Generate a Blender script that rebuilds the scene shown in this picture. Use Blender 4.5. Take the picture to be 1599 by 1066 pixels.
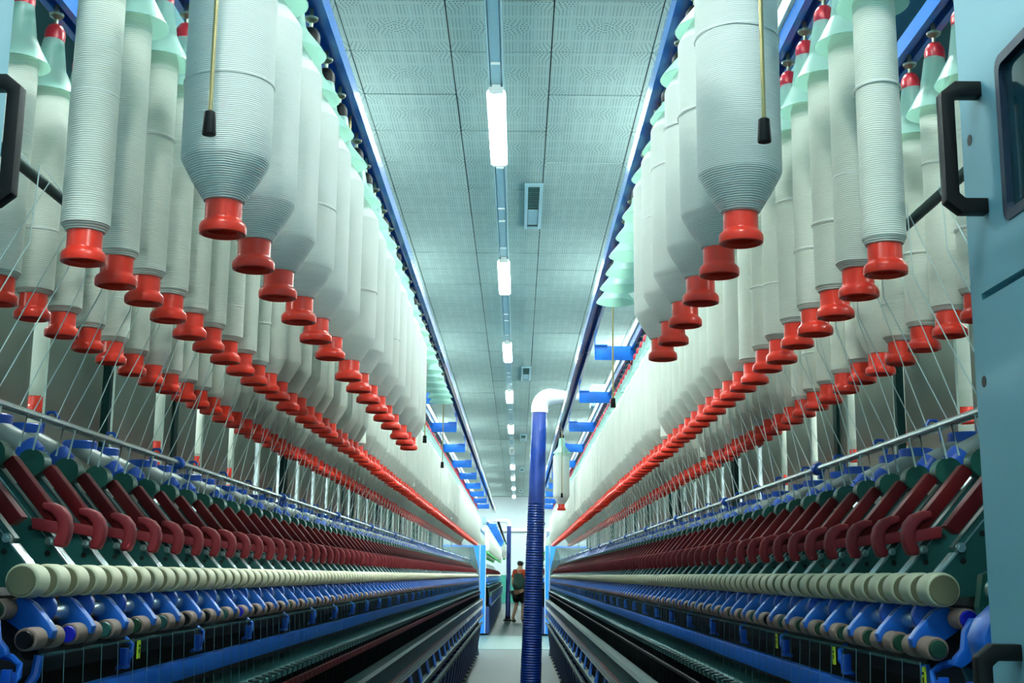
import bpy, bmesh, math, random
from mathutils import Matrix, Vector
random.seed(7)
for _o in list(bpy.data.objects): bpy.data.objects.remove(_o)
S = bpy.context.scene
COL = S.collection
PI = math.pi
HC = 1.13            # camera height above the floor; heights below are given relative to it
Y_END = 18.5         # far end of the first pair of spinning frames

# ------------------------------------------------------------------ camera
cd = bpy.data.cameras.new('camera'); cam = bpy.data.objects.new('camera', cd); COL.objects.link(cam)
cd.sensor_width = 36.0; cd.lens = 1950.0 / 1599.0 * 36.0; cd.clip_start = 0.02; cd.clip_end = 200
_r = [[0.99994251, -0.00887327, 0.00601962], [0.00428452, -0.1839825, -0.98292018], [0.00982922, 0.98288947, -0.1839339]]
_m = Matrix(_r).to_4x4(); _m.translation = Vector((0.042, 0.0, HC)); cam.matrix_world = _m
S.camera = cam
# ------------------------------------------------------------------ world, exposure
w = bpy.data.worlds.new('world'); S.world = w; w.use_nodes = True
w.node_tree.nodes['Background'].inputs[0].default_value = (0.55, 0.82, 0.82, 1)
w.node_tree.nodes['Background'].inputs[1].default_value = 0.25
S.view_settings.view_transform = 'Standard'; S.view_settings.look = 'None'
S.view_settings.gamma = 1; S.view_settings.use_curve_mapping = False
S.view_settings.exposure = 1.85
TUBE_STRENGTH = 90.0
LAMP_ROWS = (-0.13, -2.19, 1.93, -4.25, 3.99)     # x of this aisle's lamp row, then unseen rows added to brighten the ceiling
S.cycles.max_bounces = 6; S.cycles.diffuse_bounces = 4; S.cycles.glossy_bounces = 3
S.cycles.transparent_max_bounces = 12; S.cycles.transmission_bounces = 3
S.cycles.sample_clamp_indirect = 6.0

# ------------------------------------------------------------------ materials
def lin(h):
    h = h.lstrip('#'); out = []
    for i in (0, 2, 4):
        c = int(h[i:i+2], 16) / 255.0
        out.append(c / 12.92 if c <= 0.04045 else ((c + 0.055) / 1.055) ** 2.4)
    return tuple(out) + (1.0,)

class NT:
    def __init__(self, m): self.t = m.node_tree; self.t.nodes.clear()
    def n(self, typ, **kw):
        x = self.t.nodes.new(typ)
        for k, v in kw.items(): setattr(x, k, v)
        return x
    def l(self, a, b): self.t.links.new(a, b)
    def m(self, op, a, b=None, c=None):
        x = self.n('ShaderNodeMath', operation=op)
        for i, v in enumerate((a, b, c)):
            if v is None: continue
            if isinstance(v, (int, float)): x.inputs[i].default_value = v
            else: self.l(v, x.inputs[i])
        return x.outputs[0]

def mat(name, col, rough=0.5, metal=0.0, spec=0.5, var=0.06, scale=30.0, bump=0.0, coat=0.0):
    m = bpy.data.materials.new(name); m.use_nodes = True; N = NT(m)
    out = N.n('ShaderNodeOutputMaterial'); b = N.n('ShaderNodeBsdfPrincipled'); N.l(b.outputs[0], out.inputs[0])
    tc = N.n('ShaderNodeTexCoord'); nz = N.n('ShaderNodeTexNoise'); nz.inputs['Scale'].default_value = scale; nz.inputs['Detail'].default_value = 4
    N.l(tc.outputs['Object'], nz.inputs['Vector'])
    mx = N.n('ShaderNodeMix', data_type='RGBA'); c = lin(col)
    mx.inputs['A'].default_value = tuple(v * (1 - var) for v in c[:3]) + (1,); mx.inputs['B'].default_value = tuple(min(1, v * (1 + var)) for v in c[:3]) + (1,)
    N.l(nz.outputs['Fac'], mx.inputs['Factor']); N.l(mx.outputs['Result'], b.inputs['Base Color'])
    b.inputs['Roughness'].default_value = rough; b.inputs['Metallic'].default_value = metal
    b.inputs['Specular IOR Level'].default_value = spec; b.inputs['Coat Weight'].default_value = coat
    if bump:
        bp = N.n('ShaderNodeBump'); bp.inputs['Strength'].default_value = bump; bp.inputs['Distance'].default_value = 0.002
        N.l(nz.outputs['Fac'], bp.inputs['Height']); N.l(bp.outputs[0], b.inputs['Normal'])
    return m

def wound_mat(name, c0, c1, pitch, strength):
    """roving wound on a bobbin: fine horizontal coils"""
    m = bpy.data.materials.new(name); m.use_nodes = True; N = NT(m)
    out = N.n('ShaderNodeOutputMaterial'); b = N.n('ShaderNodeBsdfPrincipled'); N.l(b.outputs[0], out.inputs[0])
    tc = N.n('ShaderNodeTexCoord'); sx = N.n('ShaderNodeSeparateXYZ'); N.l(tc.outputs['Object'], sx.inputs[0])
    nz = N.n('ShaderNodeTexNoise'); nz.inputs['Scale'].default_value = 22; nz.inputs['Detail'].default_value = 3
    oi = N.n('ShaderNodeObjectInfo'); va = N.n('ShaderNodeVectorMath', operation='ADD'); N.l(tc.outputs['Object'], va.inputs[0])
    cr = N.n('ShaderNodeCombineXYZ'); N.l(oi.outputs['Random'], cr.inputs[0]); N.l(oi.outputs['Random'], cr.inputs[2])
    sc = N.n('ShaderNodeVectorMath', operation='SCALE'); sc.inputs['Scale'].default_value = 9.0; N.l(cr.outputs[0], sc.inputs[0])
    N.l(sc.outputs[0], va.inputs[1]); N.l(va.outputs[0], nz.inputs['Vector'])
    zz = N.m('ADD', sx.outputs['Z'], N.m('MULTIPLY', nz.outputs['Fac'], pitch * 2.2))
    s = N.m('SINE', N.m('MULTIPLY', zz, 2 * PI / pitch))
    s01 = N.m('MULTIPLY_ADD', s, 0.5, 0.5)
    n2 = N.n('ShaderNodeTexNoise'); n2.inputs['Scale'].default_value = 6; N.l(va.outputs[0], n2.inputs['Vector'])
    f = N.m('ADD', N.m('MULTIPLY', s01, 0.65), N.m('MULTIPLY', n2.outputs['Fac'], 0.5))
    mx = N.n('ShaderNodeMix', data_type='RGBA'); mx.inputs['A'].default_value = lin(c0); mx.inputs['B'].default_value = lin(c1)
    N.l(f, mx.inputs['Factor']); N.l(mx.outputs['Result'], b.inputs['Base Color'])
    bp = N.n('ShaderNodeBump'); bp.inputs['Strength'].default_value = strength; bp.inputs['Distance'].default_value = 0.0016
    N.l(s01, bp.inputs['Height']); N.l(bp.outputs[0], b.inputs['Normal'])
    b.inputs['Roughness'].default_value = 0.85; b.inputs['Specular IOR Level'].default_value = 0.2
    return m

def cap_mat():
    m = bpy.data.materials.new('translucent_cap'); m.use_nodes = True; N = NT(m)
    out = N.n('ShaderNodeOutputMaterial')
    b = N.n('ShaderNodeBsdfPrincipled'); b.inputs['Base Color'].default_value = lin('#cdf0ec'); b.inputs['Roughness'].default_value = 0.28
    tl = N.n('ShaderNodeBsdfTranslucent'); tl.inputs[0].default_value = lin('#dcf8ea')
    tr = N.n('ShaderNodeBsdfTransparent'); tr.inputs[0].default_value = lin('#e2f8f2')
    a = N.n('ShaderNodeMixShader'); a.inputs[0].default_value = 0.5; N.l(b.outputs[0], a.inputs[1]); N.l(tl.outputs[0], a.inputs[2])
    c = N.n('ShaderNodeMixShader'); c.inputs[0].default_value = 0.22; N.l(a.outputs[0], c.inputs[1]); N.l(tr.outputs[0], c.inputs[2])
    N.l(c.outputs[0], out.inputs[0])
    return m

def emit_mat(name, col, strength):
    m = bpy.data.materials.new(name); m.use_nodes = True; N = NT(m)
    out = N.n('ShaderNodeOutputMaterial'); e = N.n('ShaderNodeEmission'); e.inputs[0].default_value = lin(col); e.inputs[1].default_value = strength
    N.l(e.outputs[0], out.inputs[0]); return m

def tile_mat(tx, ty):
    """perforated acoustic board: rows of round holes, rings of holes at the centre and corners"""
    m = bpy.data.materials.new('perforated_tile'); m.use_nodes = True; N = NT(m)
    out = N.n('ShaderNodeOutputMaterial'); b = N.n('ShaderNodeBsdfPrincipled'); N.l(b.outputs[0], out.inputs[0])
    tc = N.n('ShaderNodeTexCoord'); sx = N.n('ShaderNodeSeparateXYZ'); N.l(tc.outputs['Object'], sx.inputs[0])
    x, y = sx.outputs['X'], sx.outputs['Y']
    P = 0.0215
    def cell(v, p): return N.m('SUBTRACT', N.m('FRACT', N.m('DIVIDE', v, p)), 0.5)
    def dist2(a, c): return N.m('ADD', N.m('MULTIPLY', a, a), N.m('MULTIPLY', c, c))
    grid = N.m('LESS_THAN', dist2(cell(x, P), cell(y, P)), 0.055)
    # blank lanes between groups of rows
    lane = N.m('GREATER_THAN', N.m('ABSOLUTE', cell(N.m('ADD', x, P * 2.5), P * 5)), 0.1)
    lane2 = N.m('GREATER_THAN', N.m('ABSOLUTE', cell(N.m('ADD', y, P * 3), P * 8)), 0.07)
    grid = N.m('MULTIPLY', grid, N.m('MULTIPLY', lane, lane2))
    def rings(cx_, cy_, R):
        xx = N.m('SUBTRACT', cx_, 0); r = N.m('SQRT', dist2(cx_, cy_)); th = N.m('ARCTAN2', cy_, cx_)
        k = N.m('MAXIMUM', N.m('FLOOR', N.m('DIVIDE', r, P)), 1.0)
        a = cell(N.m('MULTIPLY', th, N.m('MULTIPLY', k, 0.8)), 1.0)
        d = N.m('LESS_THAN', dist2(cell(r, P), a), 0.055)
        ins = N.m('LESS_THAN', r, R)
        return d, ins
    ax = N.m('SUBTRACT', N.m('ABSOLUTE', x), 0.0)
    d1, i1 = rings(N.m('SUBTRACT', ax, 0.075), y, 0.115)
    qx = N.m('SUBTRACT', tx / 2, N.m('ABSOLUTE', x)); qy = N.m('SUBTRACT', ty / 2, N.m('ABSOLUTE', y))
    d2, i2 = rings(qx, qy, 0.14)
    def sel(i, a, c): return N.m('ADD', N.m('MULTIPLY', i, a), N.m('MULTIPLY', N.m('SUBTRACT', 1.0, i), c))
    h = sel(i1, d1, sel(i2, d2, grid))
    mx = N.n('ShaderNodeMix', data_type='RGBA'); mx.inputs['A'].default_value = lin('#9db3b0'); mx.inputs['B'].default_value = lin('#506866')
    N.l(h, mx.inputs['Factor']); N.l(mx.outputs['Result'], b.inputs['Base Color'])
    b.inputs['Roughness'].default_value = 0.8
    return m

M = {}
M['tile'] = None
M['ceil'] = mat('ceiling_void', '#141f1e', 0.9)
M['floor'] = mat('painted_floor', '#243a39', 0.55, var=0.12, scale=1.3)
M['floor2'] = mat('cross_aisle_floor', '#4c6865', 0.5, var=0.08, scale=1.3)
M['wall'] = mat('white_wall', '#a3b0b5', 0.8, scale=3)
M['green'] = mat('green_wall_paint', '#1f7a6c', 0.6, scale=3)
M['trunk'] = mat('pale_metal', '#9dbfc8', 0.45, metal=0.2)
M['tube'] = emit_mat('lit_tube', '#effff9', TUBE_STRENGTH)
M['deadtube'] = mat('unlit_tube', '#d7e4e2', 0.4)
M['blue'] = mat('blue_enamel', '#1664c8', 0.34, spec=0.5, coat=0.15)
M['brblue'] = mat('bright_blue_enamel', '#1c7de8', 0.36)
M['dkblue'] = mat('dark_blue_enamel', '#0c2f6c', 0.4)
M['plblue'] = mat('blue_plastic', '#0f4fb4', 0.32)
M['red'] = mat('orange_red_plastic', '#ff3a26', 0.28, spec=0.5, var=0.03)
M['capred'] = mat('red_holder', '#d83240', 0.3, var=0.03)
M['dkred'] = mat('dark_red_plastic', '#5e040b', 0.55, spec=0.25)
M['pinkred'] = mat('worn_red_plastic', '#861a25', 0.6, bump=0.1)
M['greenplastic'] = mat('green_plastic', '#1fa648', 0.35)
M['cap'] = cap_mat()
M['roving'] = wound_mat('wound_roving', '#c3cbbd', '#f2f4ea', 0.0031, 0.35)
M['rovingfull'] = wound_mat('wound_roving_full', '#d2d8d0', '#f4f6f0', 0.0027, 0.35)
M['rovingfar'] = mat('roving_far', '#dfe4d8', 0.85, spec=0.2)
M['cream'] = mat('cream_roller', '#c9c7a9', 0.55, var=0.04)
M['olive'] = mat('shaded_olive_face', '#6c6d52', 0.6)  # olive roller ends, darkened to carry the weaker light on those faces
M['creampaint'] = mat('cream_paint', '#e4ecd8', 0.5)
M['rubber'] = mat('grey_brown_rubber', '#8d7468', 0.6)
M['black'] = mat('black_plastic', '#04090c', 0.5, spec=0.25)
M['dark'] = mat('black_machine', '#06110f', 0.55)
M['teal'] = mat('teal_steel', '#3c7d7c', 0.42, metal=0.45, var=0.1)
M['railblue'] = mat('blue_rail_enamel', '#2a78e0', 0.22, coat=0.6)
M['tealdark'] = mat('dark_teal_paint', '#1a5350', 0.45)
M['headgreen'] = mat('green_arm_head', '#1d5a4c', 0.35)
M['steel'] = mat('bright_steel', '#c8dcdc', 0.26, metal=0.85, var=0.0)
M['alu'] = mat('brushed_aluminium', '#2f4c4c', 0.5, metal=0.4)
M['brass'] = mat('brass_rod', '#b0a070', 0.3, metal=0.7)
M['stem'] = mat('stem_metal', '#8a9a88', 0.3, metal=0.7)
M['ltblue'] = mat('pale_blue_cabinet', '#79aebd', 0.45, var=0.03, scale=4)
M['glass'] = mat('dark_window_glass', '#0e3540', 0.08, spec=0.7)
M['gasket'] = mat('window_gasket', '#0a2740', 0.4)
M['sheet'] = mat('dull_sheet_metal', '#a4b2a6', 0.3, metal=0.15, var=0.1, scale=5)
M['thread'] = mat('roving_thread', '#c4d6d2', 0.8)
M['yarn'] = mat('faint_yarn', '#4d7a84', 0.8)
M['grey'] = mat('grey_plastic', '#8c9894', 0.42)
M['capgreen'] = mat('dark_green_cap', '#17402f', 0.4)
M['capblue'] = mat('blue_cap', '#1420b8', 0.4)
M['tag'] = mat('yellow_green_tag', '#b8d820', 0.5)
M['hose'] = mat('blue_hose', '#0a3080', 0.32, coat=0.2)
M['white'] = mat('white_plastic', '#e8ecea', 0.4)
M['duct'] = mat('teal_duct', '#2f6f76', 0.5, metal=0.2)
M['panel'] = mat('grey_end_panel', '#7fa0a4', 0.45)
M['skin'] = mat('skin', '#b08a70', 0.6)
M['hair'] = mat('dark_hair', '#15130f', 0.6)
M['tunic'] = mat('dark_green_tunic', '#1f3f36', 0.85)
M['orange'] = mat('orange_cloth', '#b8401c', 0.85)
M['shorts'] = mat('black_cloth', '#0a0f0e', 0.85)
M['shoe'] = mat('dark_shoe', '#14201e', 0.6)

# ------------------------------------------------------------------ mesh helpers
class MB:
    def __init__(self): self.v = []; self.f = []; self.sm = []
    def add(self, vs, fs, smooth=False):
        o = len(self.v); self.v += [tuple(p) for p in vs]
        for f in fs: self.f.append(tuple(i + o for i in f)); self.sm.append(smooth)
        return self
    def box(self, x0, x1, y0, y1, z0, z1):
        vs = [(x, y, z) for x in (x0, x1) for y in (y0, y1) for z in (z0, z1)]
        return self.add(vs, [(0, 1, 3, 2), (4, 6, 7, 5), (0, 4, 5, 1), (2, 3, 7, 6), (0, 2, 6, 4), (1, 5, 7, 3)])
    def prism(self, prof, y0, y1, smooth=False):
        """profile in (u,z), extruded along y"""
        n = len(prof); vs = [(p[0], y0, p[1]) for p in prof] + [(p[0], y1, p[1]) for p in prof]
        self.add(vs, [(i, (i + 1) % n, n + (i + 1) % n, n + i) for i in range(n)], smooth)
        o = len(self.v) - 2 * n
        self.f.append(tuple(o + i for i in reversed(range(n)))); self.sm.append(False)
        self.f.append(tuple(o + n + i for i in range(n))); self.sm.append(False)
        return self
    def lathe(self, prof, seg=24, axis='z', c=(0, 0, 0), capa=True, capb=True):
        """profile of (r, h)"""
        vs = []
        for r, h in prof:
            for k in range(seg):
                a = 2 * PI * k / seg; p, q = r * math.cos(a), r * math.sin(a)
                if axis == 'z': vs.append((c[0] + p, c[1] + q, c[2] + h))
                elif axis == 'y': vs.append((c[0] + p, c[1] + h, c[2] + q))
                else: vs.append((c[0] + h, c[1] + p, c[2] + q))
        n = len(prof)
        fs = [(i * seg + k, i * seg + (k + 1) % seg, (i + 1) * seg + (k + 1) % seg, (i + 1) * seg + k) for i in range(n - 1) for k in range(seg)]
        self.add(vs, fs, True); o = len(self.v) - len(vs)
        if capa: self.f.append(tuple(o + k for k in reversed(range(seg)))); self.sm.append(False)
        if capb: self.f.append(tuple(o + (n - 1) * seg + k for k in range(seg))); self.sm.append(False)
        return self
    def tube(self, pts, r, seg=8, caps=True):
        pts = [Vector(p) for p in pts]; rs = r if isinstance(r, (list, tuple)) else [r] * len(pts)
        rings = []; ref = None
        for i, p in enumerate(pts):
            d = (pts[min(i + 1, len(pts) - 1)] - pts[max(i - 1, 0)]).normalized()
            if ref is None: ref = Vector((0, 0, 1)) if abs(d.z) < 0.9 else Vector((1, 0, 0))
            a = d.cross(ref).normalized(); b = d.cross(a).normalized(); ref = -b if False else ref
            rings.append([p + (a * math.cos(2 * PI * k / seg) + b * math.sin(2 * PI * k / seg)) * rs[i] for k in range(seg)])
        vs = [q for g in rings for q in g]; n = len(pts)
        fs = [(i * seg + k, i * seg + (k + 1) % seg, (i + 1) * seg + (k + 1) % seg, (i + 1) * seg + k) for i in range(n - 1) for k in range(seg)]
        self.add(vs, fs, True); o = len(self.v) - len(vs)
        if caps:
            self.f.append(tuple(o + k for k in reversed(range(seg)))); self.sm.append(False)
            self.f.append(tuple(o + (n - 1) * seg + k for k in range(seg))); self.sm.append(False)
        return self
    def merge(self, other, off=(0, 0, 0)):
        o = len(self.v); self.v += [(p[0] + off[0], p[1] + off[1], p[2] + off[2]) for p in other.v]
        self.f += [tuple(i + o for i in f) for f in other.f]; self.sm += other.sm
        return self
    def mesh(self, name, m, s=1, bevel=0.0, angle=40):
        vs = [(p[0] * s, p[1], p[2]) for p in self.v] if s < 0 else self.v
        me = bpy.data.meshes.new(name); me.from_pydata(vs, [], self.f); me.update()
        me.polygons.foreach_set('use_smooth', self.sm)
        bm = bmesh.new(); bm.from_mesh(me)
        if len(bm.faces) < 20000: bmesh.ops.recalc_face_normals(bm, faces=bm.faces)
        if bevel:
            ed = [e for e in bm.edges if len(e.link_faces) == 2 and e.calc_face_angle(0) > 0.6]
            bmesh.ops.bevel(bm, geom=ed, offset=bevel, segments=2, affect='EDGES', profile=0.6)
            for f in bm.faces: f.smooth = True
        bm.to_mesh(me); bm.free()
        if any(self.sm) or bevel: me.set_sharp_from_angle(angle=math.radians(angle))
        me.materials.append(m)
        return me

def put(name, me, loc=(0, 0, 0), parent=None):
    o = bpy.data.objects.new(name, me); COL.objects.link(o); o.location = loc
    if parent is not None: o.parent = parent
    return o
def empty(name, loc=(0, 0, 0)):
    o = bpy.data.objects.new(name, None); COL.objects.link(o); o.location = loc; o.empty_display_size = 0.05; return o
def tag(o, label, cat, group=None):
    o['label'] = label; o['category'] = cat
    if group: o['group'] = group
    return o
def struct(o): o['kind'] = 'structure'; return o
def stuff(o): o['kind'] = 'stuff'; return o
def bx(name, m, x0, x1, y0, y1, z0, z1, parent=None, bevel=0.0, off=(0, 0, 0)):
    cx, cy, cz = (x0 + x1) / 2, (y0 + y1) / 2, z0
    return put(name, MB().box(x0 - cx, x1 - cx, y0 - cy, y1 - cy, 0, z1 - z0).mesh(name, m, bevel=bevel), (cx - off[0], cy - off[1], cz - off[2]), parent)
def nth(n):
    ones = ['', 'first', 'second', 'third', 'fourth', 'fifth', 'sixth', 'seventh', 'eighth', 'ninth', 'tenth', 'eleventh', 'twelfth', 'thirteenth', 'fourteenth', 'fifteenth', 'sixteenth', 'seventeenth', 'eighteenth', 'nineteenth']
    if n < 20: return ones[n]
    t = ['twent', 'thirt', 'fort', 'fift', 'sixt', 'sevent', 'eight', 'ninet'][n // 10 - 2]
    return t + 'ieth' if n % 10 == 0 else t + 'y-' + ones[n % 10]
ORD = ['first', 'second', 'third', 'fourth', 'fifth', 'sixth', 'seventh', 'eighth', 'ninth', 'tenth', 'eleventh', 'twelfth', 'thirteenth', 'fourteenth', 'fifteenth', 'sixteenth']
SIDE = {-1: 'left', 1: 'right'}

# ------------------------------------------------------------------ room
Y0, Y1, XW, CEIL = -3.0, 54.0, 6.3, HC + 3.3
fl = struct(put('floor', MB().box(-XW, XW, Y0, Y1, -0.1, 0).mesh('floor', M['floor'])))
struct(bx('trim_1', M['floor2'], -3.0, 3.0, 19.9, 24.2, 0.0, 0.004))
TX, TY = 0.645, 0.7275
M['tile'] = tile_mat(TX, TY)
ce = struct(put('ceiling', MB().box(-XW, XW, Y0, Y1, CEIL + 0.02, CEIL + 0.1).mesh('ceiling', M['ceil'])))
def tile_mb(): return MB().box(-TX / 2 + 0.004, TX / 2 - 0.004, -TY / 2 + 0.004, TY / 2 - 0.004, 0, 0.02)
tile_me = tile_mb().mesh('ceiling_tile', M['tile'])
x_line = -0.415; y_line = 6.81
far_tiles = MB()
for i in range(-9, 9):
    for j in range(-14, 66):
        cx = x_line + (i + 0.5) * TX; cy = y_line + (j + 0.5) * TY
        if not (-XW < cx - TX / 2 and cx + TX / 2 < XW and Y0 < cy - TY / 2 and cy + TY / 2 < Y1): continue
        dz = random.uniform(-0.003, 0.003)
        if -2 <= i <= 3 and 0 <= j < 46 and not (i in (-2, 3) and j > 20):
            put('ceiling_tile', tile_me, (cx, cy, CEIL + dz), ce)
        else: far_tiles.merge(tile_mb(), (cx, cy, CEIL + dz))
stuff(put('far_ceiling_tiles', far_tiles.mesh('far_ceiling_tiles', mat('perforated_tile_plain', '#8b9f9c', 0.8)), (0, 0, 0), ce))
wb = struct(put('wall_back', MB().box(-XW, XW, 0, 0.2, 0, CEIL + 0.02).mesh('wall_back', M['wall']), (0, Y1, 0)))
put('dado', MB().box(-XW, XW, -0.012, 0, 0, HC + 0.01).mesh('dado', M['green']), (0, 0, 0), wb)
put('wall_pipe', MB().tube([(-4, -0.09, HC + 1.9), (4, -0.09, HC + 1.9)], 0.07, 10).mesh('wall_pipe', M['white']), (0, 0, 0), wb)
struct(put('wall_left', MB().box(-0.2, 0, Y0, Y1, 0, CEIL + 0.02).mesh('wall_left', M['wall']), (-XW, 0, 0)))
struct(put('wall_right', MB().box(0, 0.2, Y0, Y1, 0, CEIL + 0.02).mesh('wall_right', M['wall']), (XW, 0, 0)))
struct(put('wall_front', MB().box(-XW, XW, -0.2, 0, 0, CEIL + 0.02).mesh('wall_front', M['wall']), (0, Y0, 0)))

# fluorescent lamps on their trunking
def lamp_me():
    out = {}
    L = 1.5
    f = MB(); f.box(-0.028, 0.028, 0, L, 0.0, 0.03)
    f.prism([(-0.066, -0.029), (-0.063, -0.029), (-0.045, 0.003), (0.045, 0.003), (0.063, -0.029), (0.066, -0.029), (0.047, 0.006), (-0.047, 0.006)], 0.0, L)
    for y in (-0.03, L - 0.01): f.box(-0.05, 0.05, y, y + 0.04, -0.035, 0.0)
    out['lamp_body'] = f.mesh('lamp_body', M['white'])
    out['batten'] = MB().box(-0.028, 0.028, 0, L, 0.0, 0.03).mesh('batten', M['white'])
    out['rod'] = MB().lathe([(0.004, 0), (0.004, 0.53)], 6).mesh('suspension_rod', M['trunk'])
    out['tube'] = MB().lathe([(0.014, 0.0), (0.014, L - 0.02)], 12, 'y').mesh('tube', M['tube'])
    out['deadtube'] = MB().lathe([(0.014, 0.0), (0.014, L - 0.02)], 12, 'y').mesh('deadtube', M['deadtube'])
    return out
LM = lamp_me()
lamp_y = [-1.35, 3.29, 7.93, 12.55, 17.2, 21.8, 26.9, 31.9, 36.8, 41.3, 46.3, 51.2]
nl = 0
for ri, lx in enumerate(LAMP_ROWS):
    t = empty('light_trunking', (lx, 0, CEIL - 0.06))
    tag(t, ('pale metal lighting trunking running down the middle of the ceiling', 'pale trunking of the added unseen lamps over the next aisle on the left', 'pale trunking of the added unseen lamps over the next aisle on the right', 'pale trunking of the added unseen lamps over the second aisle on the left', 'pale trunking of the added unseen lamps over the second aisle on the right')[ri], 'light fitting')
    put('channel', MB().box(-0.05, 0.05, Y0 + 0.1, Y1 - 0.1, 0.025, 0.06).box(-0.05, -0.04, Y0 + 0.1, Y1 - 0.1, 0.0, 0.025).box(0.04, 0.05, Y0 + 0.1, Y1 - 0.1, 0.0, 0.025).mesh('channel', M['trunk']), (0, 0, 0), t)
    put('cover_strip', MB().box(-0.034, 0.034, Y0 + 0.1, Y1 - 0.1, 0.004, 0.02).mesh('cover_strip', mat('trunking_cover', '#86adb9', 0.4, metal=0.2)), (0, 0, 0), t)
    clip = MB().box(-0.03, 0.03, -0.012, 0.012, -0.004, 0.006).mesh('clip', M['white'])
    if ri == 0:
        for ly in lamp_y[2:8]:
            for d in (-0.35, 1.75, 2.9, 3.3): put('clip', clip, (0, ly + d, 0), t)
    for k, ly in enumerate(lamp_y):
        if ri and k % 2 and False: continue
        e = empty('fluorescent_lamp', (lx, ly, CEIL - (0.09 if ri == 0 else 0.62)))
        dead = (ri == 0 and k == 7)
        if ri == 0 and 2 <= k:
            nm = ORD[k - 2]
            tag(e, 'unlit fluorescent lamp in the ceiling strip above the aisle' if dead else f'{nm} fluorescent twin tube lamp from the camera above the aisle', 'lamp', 'fluorescent lamps above the aisle')
        else: tag(e, f'{nth(k + 1)} unseen hanging twin tube lamp above the {("main", "next left", "next right", "second left", "second right")[ri]} aisle, outside the picture', 'lamp', 'lamps outside the picture')
        put('lamp_body', LM['lamp_body' if ri == 0 else 'batten'], (0, 0, 0), e)
        if ri:  # added side rows hang low to spread their light over the ceiling
            for dy in (0.2, 1.3): put('suspension_rod', LM['rod'], (0, dy, 0.03), e)
        for sx in (-0.032, 0.032): put('tube', LM['deadtube' if dead else 'tube'], (sx, 0.01, -0.012), e)

# ceiling air vents
for k, vy in enumerate((10.25, 19.8, 29.6, 39.2, 49.0)):
    v = tag(empty('ceiling_vent', (0.155, vy, CEIL)), f'{ORD[k]} rectangular air vent from the camera beside the ceiling lamps', 'vent', 'ceiling air vents')
    f = MB(); W, L = 0.08, 1.38
    f.box(-W, -W + 0.03, 0, L, -0.02, 0).box(W - 0.03, W, 0, L, -0.02, 0).box(-W + 0.03, W - 0.03, 0, 0.06, -0.02, 0).box(-W + 0.03, W - 0.03, L - 0.05, L, -0.02, 0)
    put('frame', f.mesh('frame', M['trunk'], bevel=0.003), (0, 0, 0), v)
    put('duct_opening', MB().box(-0.05, 0.05, 0.06, L - 0.05, -0.003, 0.0).mesh('duct_opening', M['dark']), (0, 0, 0), v)
    sl = MB().prism([(-0.05, -0.018), (0.05, -0.018), (0.05, -0.014), (-0.05, -0.014)], 0, 0.02).mesh('slat', M['tealdark'])
    for q in range(11): put('slat', sl, (0, 0.09 + q * 0.058, 0), v)
    put('damper_plate', MB().box(-0.045, 0.045, 0.76, 1.26, -0.012, -0.008).mesh('damper_plate', M['trunk']), (0, 0, 0), v)

# ------------------------------------------------------------------ prototypes: bobbins
FL = [(0.0235, 0.004), (0.026, 0.0), (0.0295, 0.001), (0.0302, 0.004), (0.0302, 0.011), (0.0285, 0.0145), (0.0242, 0.0185), (0.0236, 0.021), (0.0236, 0.42), (0.021, 0.436)]
def tube_me(m, seg=24):
    b = MB().lathe([(0.0205, 0.05)] + [(0.0205, 0.0055)] + FL, seg, capa=True)
    return b.mesh('bobbin_tube', m)
T_RED = tube_me(M['red']); T_GREEN = tube_me(M['greenplastic'], 12)
def body_prof(r, taper, top=0.425):
    if r < 0.036:
        return [(0.0238, 0.043), (0.0262, 0.044), (r - 0.001, 0.043 + taper * 0.5), (r, 0.043 + taper * 0.55), (r, 0.25), (r - 0.0005, top - 0.02), (0.0245, top)]
    return [(0.0238, 0.043), (0.0262, 0.044), (0.5 * (r + 0.026), 0.044 + taper * 0.5), (r - 0.002, 0.044 + taper), (r, 0.049 + taper), (r, 0.30), (r, top - 0.055), (r - 0.003, top - 0.048), (0.0245, top)]
def body_me(r, taper, m, seg=28): return MB().lathe(body_prof(r, taper), seg).mesh('roving', m, angle=22)
BODY = {'thin': [body_me(0.0305, 0.016, M['roving']), body_me(0.0318, 0.014, M['roving']), body_me(0.0325, 0.018, M['roving'])],
        'mid': [body_me(0.041, 0.028, M['roving']), body_me(0.045, 0.034, M['roving']), body_me(0.0485, 0.04, M['roving'])],
        'big': [body_me(0.054, 0.046, M['roving']), body_me(0.056, 0.05, M['roving']), body_me(0.058, 0.05, M['roving'])],
        'full': [body_me(0.0575, 0.05, M['rovingfull'], 36), body_me(0.0585, 0.051, M['rovingfull'], 36), body_me(0.0565, 0.048, M['rovingfull'], 36)]}
def seam_me(r): return MB().lathe([(r, 0), (r + 0.0009, 0.0012), (r + 0.0009, 0.003), (r, 0.0042)], 32, capa=False, capb=False).mesh('loose_coil', M['rovingfull'])
SEAM = seam_me(0.0583); SEAMT = seam_me(0.0322)
bob_count = [0]
def bobbin(kind, loc, label, group=None, var=None, seam=None):
    b = put('roving_bobbin', T_RED, loc); tag(b, label, 'bobbin', group)
    k = random.randrange(3) if var is None else var
    r = put('roving', BODY[kind][k], (0, 0, 0), b)
    a = random.uniform(0, 6.28); r.rotation_euler = (0, 0, a)
    b.rotation_euler = (random.uniform(-0.006, 0.006), random.uniform(-0.006, 0.006), 0)
    if seam is not None:
        q = put('loose_coil', SEAM if kind == 'full' else SEAMT, (0, 0, seam), b)
        q.rotation_euler = (random.uniform(-.06, .06), random.uniform(-.06, .06), 0)
    bob_count[0] += 1
    return b

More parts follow.
